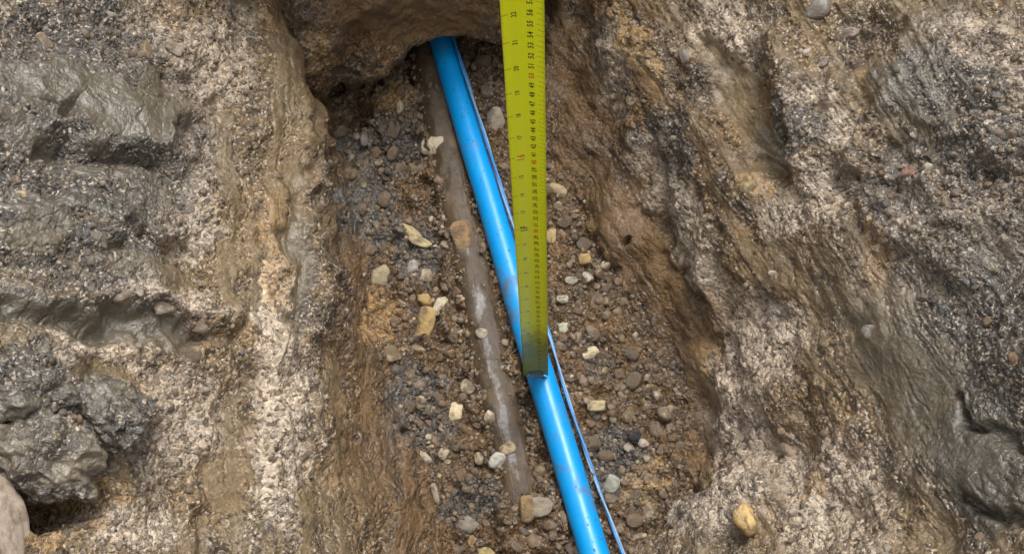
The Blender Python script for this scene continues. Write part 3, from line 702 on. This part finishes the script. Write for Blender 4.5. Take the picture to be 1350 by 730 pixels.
STONES = [
 (573, 194, 36, 28, 0, CRM, 'cream lumpy stone touching the blue pipe near the dark hollow'),
 (498, 364, 31, 33, 5, (.45, .36, .23), 'squarish tan stone on the floor nearest the left wall'),
 (540, 304, 34, 15, 30, (.55, .43, .22), 'upper of two thin yellow stones lying parallel'),
 (552, 318, 36, 14, 28, (.55, .45, .25), 'lower of two thin yellow stones lying parallel'),
 (559, 424, 28, 46, 15, OCH, 'tall orange-brown stone in the lumpy clump left of the old pipe'),
 (560, 394, 22, 18, 0, (.46, .31, .13), 'small orange-brown stone capping the lumpy clump'),
 (580, 402, 16, 30, 25, CRM, 'narrow cream stone at the right of the orange-brown clump'),
 (553, 460, 23, 15, 5, TAN, 'flat tan stone just below the orange-brown clump'),
 (635, 440, 17, 15, 0, (.5, .44, .34), 'small pale pebble sitting on top of the old pipe'),
 (600, 545, 19, 33, 10, (.66, .54, .34), 'upright cream stone hugging the old pipe low on its left'),
 (655, 607, 22, 24, 20, WHT, 'whitish knobbly stone, brightest of three together on the old pipe'),
 (669, 592, 23, 17, -25, (.52, .40, .25), 'tan stone, topmost of three together on the old pipe'),
 (632, 604, 13, 17, 0, (.55, .46, .32), 'small cream stone, leftmost of three together on the old pipe'),
 (779, 464, 23, 17, -30, (.66, .56, .36), 'bright cream stone halfway down right of the blue cable'),
 (787, 534, 27, 15, 0, (.52, .42, .24), 'smooth yellowish oval stone right of the blue cable'),
 (834, 573, 20, 18, 0, BLK, 'black stone on the floor near the right wall'),
 (849, 585, 15, 13, 20, (.55, .45, .37), 'pale stone touching the lower right of the black stone'),
 (829, 591, 15, 13, 60, (.42, .36, .27), 'pale brown stone directly below the black stone'),
 (804, 637, 23, 24, 30, (.40, .40, .33), 'pale grey-green stone touching the blue cable'),
 (983, 682, 33, 45, -8, (.72, .50, .22), 'large smooth yellow-ochre oval stone on the lower right bank'),
 (742, 430, 14, 16, 0, (.56, .56, .42), 'greenish white stone beside the lower end of the tape'),
 (774, 366, 17, 16, 30, (.60, .52, .42), 'cream stone highest of the pale cluster right of the tape'),
 (753, 370, 18, 12, 0, (.48, .43, .33), 'dull pale stone between the tape and the cream cluster'),
 (743, 395, 17, 12, 0, (.52, .47, .36), 'flat pale stone close to the tape beneath the cream cluster'),
 (798, 349, 14, 13, 20, (.58, .46, .33), 'lone cream pebble at the foot of the right wall'),
 (770, 341, 18, 16, 0, (.45, .31, .13), 'ochre stone just above the cream cluster right of the tape'),
 (655, 158, 27, 38, 10, (.44, .36, .28), 'large pinkish beige stone squeezed between pipe and tape'),
 (735, 250, 28, 16, 25, (.46, .36, .22), 'long tan stone sticking out right of the tape'),
 (727, 311, 15, 22, 0, (.52, .37, .17), 'ochre stone peeping out from behind the tape on its right'),
 (480, 186, 13, 20, -10, (.33, .28, .27), 'pinkish grey stone under the dark pocket at upper left'),
 (527, 143, 9, 19, 5, (.45, .40, .27), 'slim cream stone standing below the hollow'),
 (712, 668, 38, 28, 5, (.30, .25, .19), 'broad grey-brown stone against the lower left of the blue pipe'),
 (692, 671, 24, 36, 0, (.33, .22, .11), 'brown rounded stone at the buried end of the old pipe'),
 (617, 690, 32, 24, -25, (.32, .28, .22), 'grey-beige oval stone near the bottom edge left of the old pipe'),
 (623, 709, 16, 22, 0, (.40, .26, .11), 'small orange-brown stone below the grey-beige oval one'),
 (566, 577, 12, 13, 0, (.58, .52, .36), 'small bright stone on the left of the lower floor'),
 (560, 602, 22, 10, 40, (.50, .43, .31), 'slim slanting cream stone on the left of the lower floor'),
 (584, 596, 14, 18, 30, (.42, .35, .25), 'beige stone right of the slim slanting one'),
 (572, 650, 13, 30, -25, (.36, .29, .21), 'long beige stone leaning in brown soil at lower left of the floor'),
 (640, 727, 26, 16, 0, (.48, .38, .18), 'yellowish stone cut by the bottom edge of the picture'),
 (545, 352, 18, 20, 30, (.45, .40, .35), 'greyish white stone between the squarish tan stone and old pipe'),
 (1196, 229, 17, 16, 0, (.42, .20, .15), 'small pink pebble set in the right wall'),
 (985, 247, 24, 18, 20, (.52, .40, .20), 'yellow stone below the long scoop in the right wall'),
 (808, 127, 17, 13, 0, (.55, .48, .30), 'cream stone in the brown wall right of the tape top'),
 (1038, 592, 20, 32, -40, (.40, .29, .21), 'slanting pinkish stone in the middle of the right bank'),
 (1146, 437, 24, 20, 10, (.36, .36, .36), 'wet grey-white stone on the smooth olive scrape'),
 (1337, 472, 14, 15, 0, (.58, .36, .22), 'orange stone at the far right edge of the picture'),
 (30, 256, 18, 13, 0, (.60, .50, .32), 'cream pebble at the far left edge beside dark clay'),
 (190, 62, 17, 24, -30, (.60, .48, .26), 'yellowish cream stone high on the left wall'),
 (58, 54, 26, 22, 30, (.52, .44, .32), 'beige stone near the upper left corner'),
 (66, 504, 40, 22, 10, (.52, .42, .24), 'pale yellow stone wedged behind the dark clods'),
 (230, 62, 26, 18, 20, (.45, .38, .30), 'beige stone right of the yellowish cream one high on the left wall'),
 (160, 392, 34, 20, 10, (.42, .34, .28), 'pinkish stone on the rim of the left ledge'),
 (215, 403, 30, 24, -10, (.46, .38, .31), 'pale lump on the rim of the left ledge beside the pinkish stone'),
 (262, 428, 34, 20, 15, (.33, .27, .21), 'grey-brown lump at the right end of the left ledge'),
 (255, 470, 20, 16, 0, (.08, .085, .095), 'dark grey pebble below the right end of the left ledge'),
 (903, 78, 12, 36, -28, (.40, .40, .42), 'narrow grey stone beside the long scoop in the right wall'),
 (1075, 10, 40, 30, 0, (.38, .37, .36), 'grey stone cut by the top edge on the right'),
 (1120, 42, 24, 16, 0, (.46, .38, .33), 'pale stone just below the grey one at the top right'),
 (1085, 80, 18, 14, 0, (.34, .31, .28), 'greyish stone in the cleft right of the long scoop'),
]
for k, s in enumerate(STONES):
    on_floor = px_line(s[1], FLL) < s[0] < px_line(s[1], FLR) or k == 19
    o_ = stone('stone', *s[:7], group=None, shape=k * 5 + 3, thick=.85 if on_floor else .7, lift=.12 if on_floor else -.35,
               base=at(s[0], s[1], .0150) if k == 8 else (at(s[0], s[1], .0125) if k in (10, 11, 12) else None))
    if not on_floor: o_.data = peb[o_.data.name]
# stones resting on the old pipe sit on its crown
# ochre mud on the old pipe
stone('mud_clump', 611, 311, 32, 44, -15, (.34, .22, .11), 'ochre-brown clump of mud stuck on the old pipe', 'mud', shape=4, thick=.5, lift=.1, base=at(611, 311, .0150))

# dark clods on the left bank
def clod(px, py, w, h, ang, tone, label, seed, lift=-.5):
    V0, Fz = ico(6)
    e = V0 * (1 + .26 * fbm(V0 * 1.4 + seed, 3)[:, None] + .10 * billow(V0 * 3 + seed)[:, None])
    v = surf(px, py); p = Sf[v]
    n = BNs[v] * .6 + (CAM - p) / np.linalg.norm(CAM - p) * .4; n /= np.linalg.norm(n)
    k = np.linalg.norm(p - CAM) / F / 2; a, b_ = w * k, h * k; c = min(a, b_) * .8
    R_ = frame(n, math.radians(-ang)); cen = p + n * c * lift
    Wd = (e * np.array([a, b_, c])) @ R_.T
    nn = (V0 / np.array([a, b_, c])) @ R_.T; nn /= np.linalg.norm(nn, axis=1, keepdims=True)
    g = Wd + cen
    Wd = Wd + nn * (.003 * (.6 - worley(g * 70, 8)[0]) + .002 * (.6 - worley(g * 150, 9)[0]) + .0009 * billow(g * 200) + .006 * fbm(g * 40, 2))[:, None]
    q = fbm(g * 30, 2)
    N_ = len(g)
    me = mesh_np('clay_clod', Wd, Fz, [SOIL], True, dict(streak=np.zeros(N_), clay=.75 + .4 * q, pale=tone[0] + .6 * q, dark=tone[1] - .3 * q, ochre=np.zeros(N_), outer=np.ones(N_)))
    o = link('clay_clod', me, label=label, cat='clod'); o.location = cen
    return o
clod(62, 592, 150, 98, 15, (.35, .75), 'big rounded grey clay clod overhanging the dark gap at lower left', 3.0)
clod(26, 515, 130, 70, -5, (.1, 1.1), 'dark clay clod above the big rounded one at far left', 9.0)
clod(140, 548, 105, 66, 25, (.1, 1.1), 'dark crumbly clod right of the big rounded one', 14.0)
clod(140, 606, 76, 66, -20, (.4, .7), 'smaller grey-brown clod beneath the dark crumbly one', 21.0)

# pale block in the near corner
bv, bf = ico(5)
v_ = np.sign(bv) * np.abs(bv) ** .5
br = np.random.default_rng(4)
for _ in range(9):
    n_ = br.normal(size=3); n_ /= np.linalg.norm(n_); d_ = v_ @ n_ - br.uniform(.85, 1.05); v_ = v_ - np.outer(np.maximum(d_, 0) * .9, n_)
v_ = v_ * np.array([.055, .085, .05]) * (1 + .05 * fbm(bv * 2.5, 3)[:, None] + .02 * billow(bv * 9)[:, None] + .012 * billow(bv * 24)[:, None])
pale_m = simple('pale_stone_block', (.54, .43, .34), .7, 0, .40, 160.0, .3, 0, (.8, 60.0))
slab = link('stone_block', mesh_np('stone_block', v_, bf, [pale_m]), label='smooth pale pinkish stone block cut off by the lower left corner', cat='stone block')
sp_ = at(-92, 772, .36)
slab.location = sp_; slab.rotation_euler = (math.radians(15), math.radians(-10), math.radians(10))

# ------------------------------------------------------------------ countable pebbles in the floor, then the uncountable gravel
PAL = np.array([(.20, .145, .09), (.24, .19, .14), (.13, .11, .092), (.34, .26, .16), (.42, .35, .26), (.22, .15, .09), (.10, .09, .08), (.52, .43, .30), (.28, .18, .12)])
pr = random.Random(8)
def blue_x(py): return 583 + (py - 60) / 670 * 200.5
def old_x(py): return 563 + (py - 80) / 650 * 139
PALN = ['brown', 'grey-brown', 'dark grey', 'tan', 'beige', 'rusty brown', 'blackish', 'pale tan', 'reddish']
ANCH = [(s_[0], s_[1], n_) for s_, n_ in zip(STONES, ['cream lumpy stone by the hollow', 'squarish tan stone', 'upper thin yellow stone', 'lower thin yellow stone', 'tall orange-brown stone', None, 'narrow cream stone of the clump',
  'flat tan stone below the clump', 'pebble on the old pipe', 'upright cream stone', 'whitish knobbly stone', 'tan stone on the old pipe', None, 'bright cream stone by the cable', 'yellowish oval stone by the cable', 'black stone', None, None,
  'grey-green stone at the cable', None, 'greenish white stone', 'cream stone right of the tape', None, None, 'lone cream pebble', 'ochre stone right of the tape', 'pinkish beige stone by the pipe', 'long tan stone by the tape', 'ochre stone behind the tape',
  'pinkish grey stone', 'slim standing cream stone', 'broad grey-brown stone', 'brown stone ending the old pipe', 'grey-beige oval stone', 'small orange-brown stone', 'small bright stone', 'slim slanting cream stone', None, 'long leaning beige stone', None, 'greyish white stone']) if n_]
used_l = set()
def pebble_label(px, py, sz, ci):
    size = 'tiny' if sz < 10.5 else ('small' if sz < 13.5 else ('medium' if sz < 17 else 'larger'))
    for ax, ay, an_ in sorted(ANCH, key=lambda q: (q[0] - px) ** 2 + (q[1] - py) ** 2):
        dx, dy = px - ax, py - ay
        hz = 'left' if dx < 0 else 'right'; vt = 'above' if dy < 0 else 'below'
        if abs(dy) < .45 * abs(dx): dr_ = hz + ' of'
        elif abs(dx) < .45 * abs(dy): dr_ = vt
        else: dr_ = vt + ' and ' + hz + ' of'
        far_ = 'close ' if math.hypot(dx, dy) < 32 else ('' if math.hypot(dx, dy) < 60 else 'some way ')
        l_ = f'{size} {PALN[ci]} pebble {far_}{dr_} the {an_}'
        if l_ not in used_l and len(l_.split()) < 17: used_l.add(l_); return l_
placed = [(s[0], s[1], max(s[2], s[3]) / 2) for s in STONES]
cnt = 0; tries = 0
while cnt < 150 and tries < 6000:
    tries += 1
    py = pr.uniform(70, 728); x0, x1 = px_line(py, FLL) + 4, px_line(py, FLR) - 4
    px = pr.uniform(x0, x1)
    if abs(px - blue_x(py)) < 26 or abs(px - old_x(py)) < 30 * (1 if py < 600 else .2): continue
    if 655 < px < 724 and py < 490: continue
    sz = pr.choice([10, 11, 12, 13, 15, 18, 22, 27]) * (1.0 if py > 200 else .85)
    if any((px - a) ** 2 + (py - b_) ** 2 < (r + sz * .42) ** 2 for a, b_, r in placed): continue
    g = 'pebbles left of the old pipe' if px < old_x(py) else ('pebbles between the two pipes' if px < blue_x(py) else 'pebbles right of the blue pipe')
    placed.append((px, py, sz * .45)); cnt += 1
    ci = pr.randrange(len(PAL)); c = PAL[ci] * pr.uniform(.85, 1.15)
    o_ = stone('pebble', px, py, sz, sz * pr.uniform(.65, 1.1), pr.uniform(0, 180), c, pebble_label(px, py, sz, ci), 'pebble', g, pr.randrange(14), pr.uniform(.7, .95), pr.uniform(-.45, .15))
    o_.data = peb[o_.data.name]

def gravel(name, P_, N_, sizes, tint_fn, embed=(-.2, .4), seed=1):
    r = np.random.default_rng(seed); n = len(P_)
    VV, FF, TT = [], [], []
    K = len(I1)
    q = r.normal(size=(n, 4)); q /= np.linalg.norm(q, axis=1, keepdims=True)
    w, x, y, z = q.T
    Rm = np.stack([1 - 2 * (y * y + z * z), 2 * (x * y - z * w), 2 * (x * z + y * w), 2 * (x * y + z * w), 1 - 2 * (x * x + z * z), 2 * (y * z - x * w), 2 * (x * z - y * w), 2 * (y * z + x * w), 1 - 2 * (x * x + y * y)], 1).reshape(n, 3, 3)
    sc = sizes[:, None] * r.uniform(.6, 1.1, (n, 3))
    shp = r.integers(0, len(low), n)
    base = np.stack(low)[shp] * sc[:, None, :]
    V = np.einsum('nij,nkj->nki', Rm, base) + (P_ + N_ * (sizes * r.uniform(*embed, n))[:, None])[:, None]
    Fa = (F1[None] + (np.arange(n) * K)[:, None, None]).reshape(-1, 3)
    tint = np.ones((n, 4)); tint[:, :3] = tint_fn(r, n)
    link(name, mesh_np(name, V.reshape(-1, 3), Fa, [GRAVEL], False, dict(tint=np.repeat(tint, K, axis=0))), kind='stuff',
         label={'floor_gravel': 'fine loose gravel covering the trench floor', 'bank_grit': 'fine stony grit set in the trench walls'}[name], cat={'floor_gravel': 'gravel', 'bank_grit': 'grit'}[name])
gr = np.random.default_rng(77)
area = np.linalg.norm(np.cross(np.gradient(S, axis=1).reshape(-1, 3), np.gradient(S, axis=0).reshape(-1, 3)), axis=1)
wf = floorm * area * np.where(vis, 1, .03); wf /= wf.sum()
fi = gr.choice(len(Sf), 5600, p=wf)
# crumbs lying on the flanks of the old pipe
ok = gr.choice(np.nonzero((osy > 70) & (osy < 760))[0], 520)
an_ = np.where(gr.random(520) < .5, 1, -1) * gr.beta(5, 2, 520) * 1.35
ot = (po1 - po0) / np.linalg.norm(po1 - po0); osd = np.cross(ot, [0, 0, 1.0]); osd /= np.linalg.norm(osd)
ON = np.sin(an_)[:, None] * osd + np.cos(an_)[:, None] * np.array([0, 0, 1.0])
OP = op[ok] + ON * .0235
FP, FN = np.concatenate([Sf[fi], OP]), np.concatenate([SNf[fi], ON])
def tint_floor(r, n): return PAL[r.integers(0, len(PAL), n)] * r.uniform(.55, 1.15, (n, 1))
gravel('floor_gravel', FP, FN, gr.uniform(.0010, .0034, len(FP)) * (1 + (gr.random(len(FP)) < .10) * 1.2), tint_floor, (-.5, .2), seed=2)
ww = (1 - floorm) * area * vis * (rough ** 2) * (.15 + .85 * outer) * (.3 + pale + .5 * dark); ww /= ww.sum()
wi = gr.choice(len(Sf), 8000, p=ww)
def tint_wall(r, n):
    b_ = np.array([(.30, .25, .20), (.42, .36, .30), (.50, .43, .35), (.20, .17, .14), (.14, .13, .12), (.36, .27, .18)])
    c = b_[r.integers(0, 6, n)] * r.uniform(.6, 1.15, (n, 1))
    d = dark[wi][:, None]; return c * (1 - .6 * d)
gravel('bank_grit', Sf[wi], SNf[wi], gr.uniform(.0008, .0022, len(wi)) * (1 + (gr.random(len(wi)) < .10) * 1.3), tint_wall, (-.5, .1), 3)
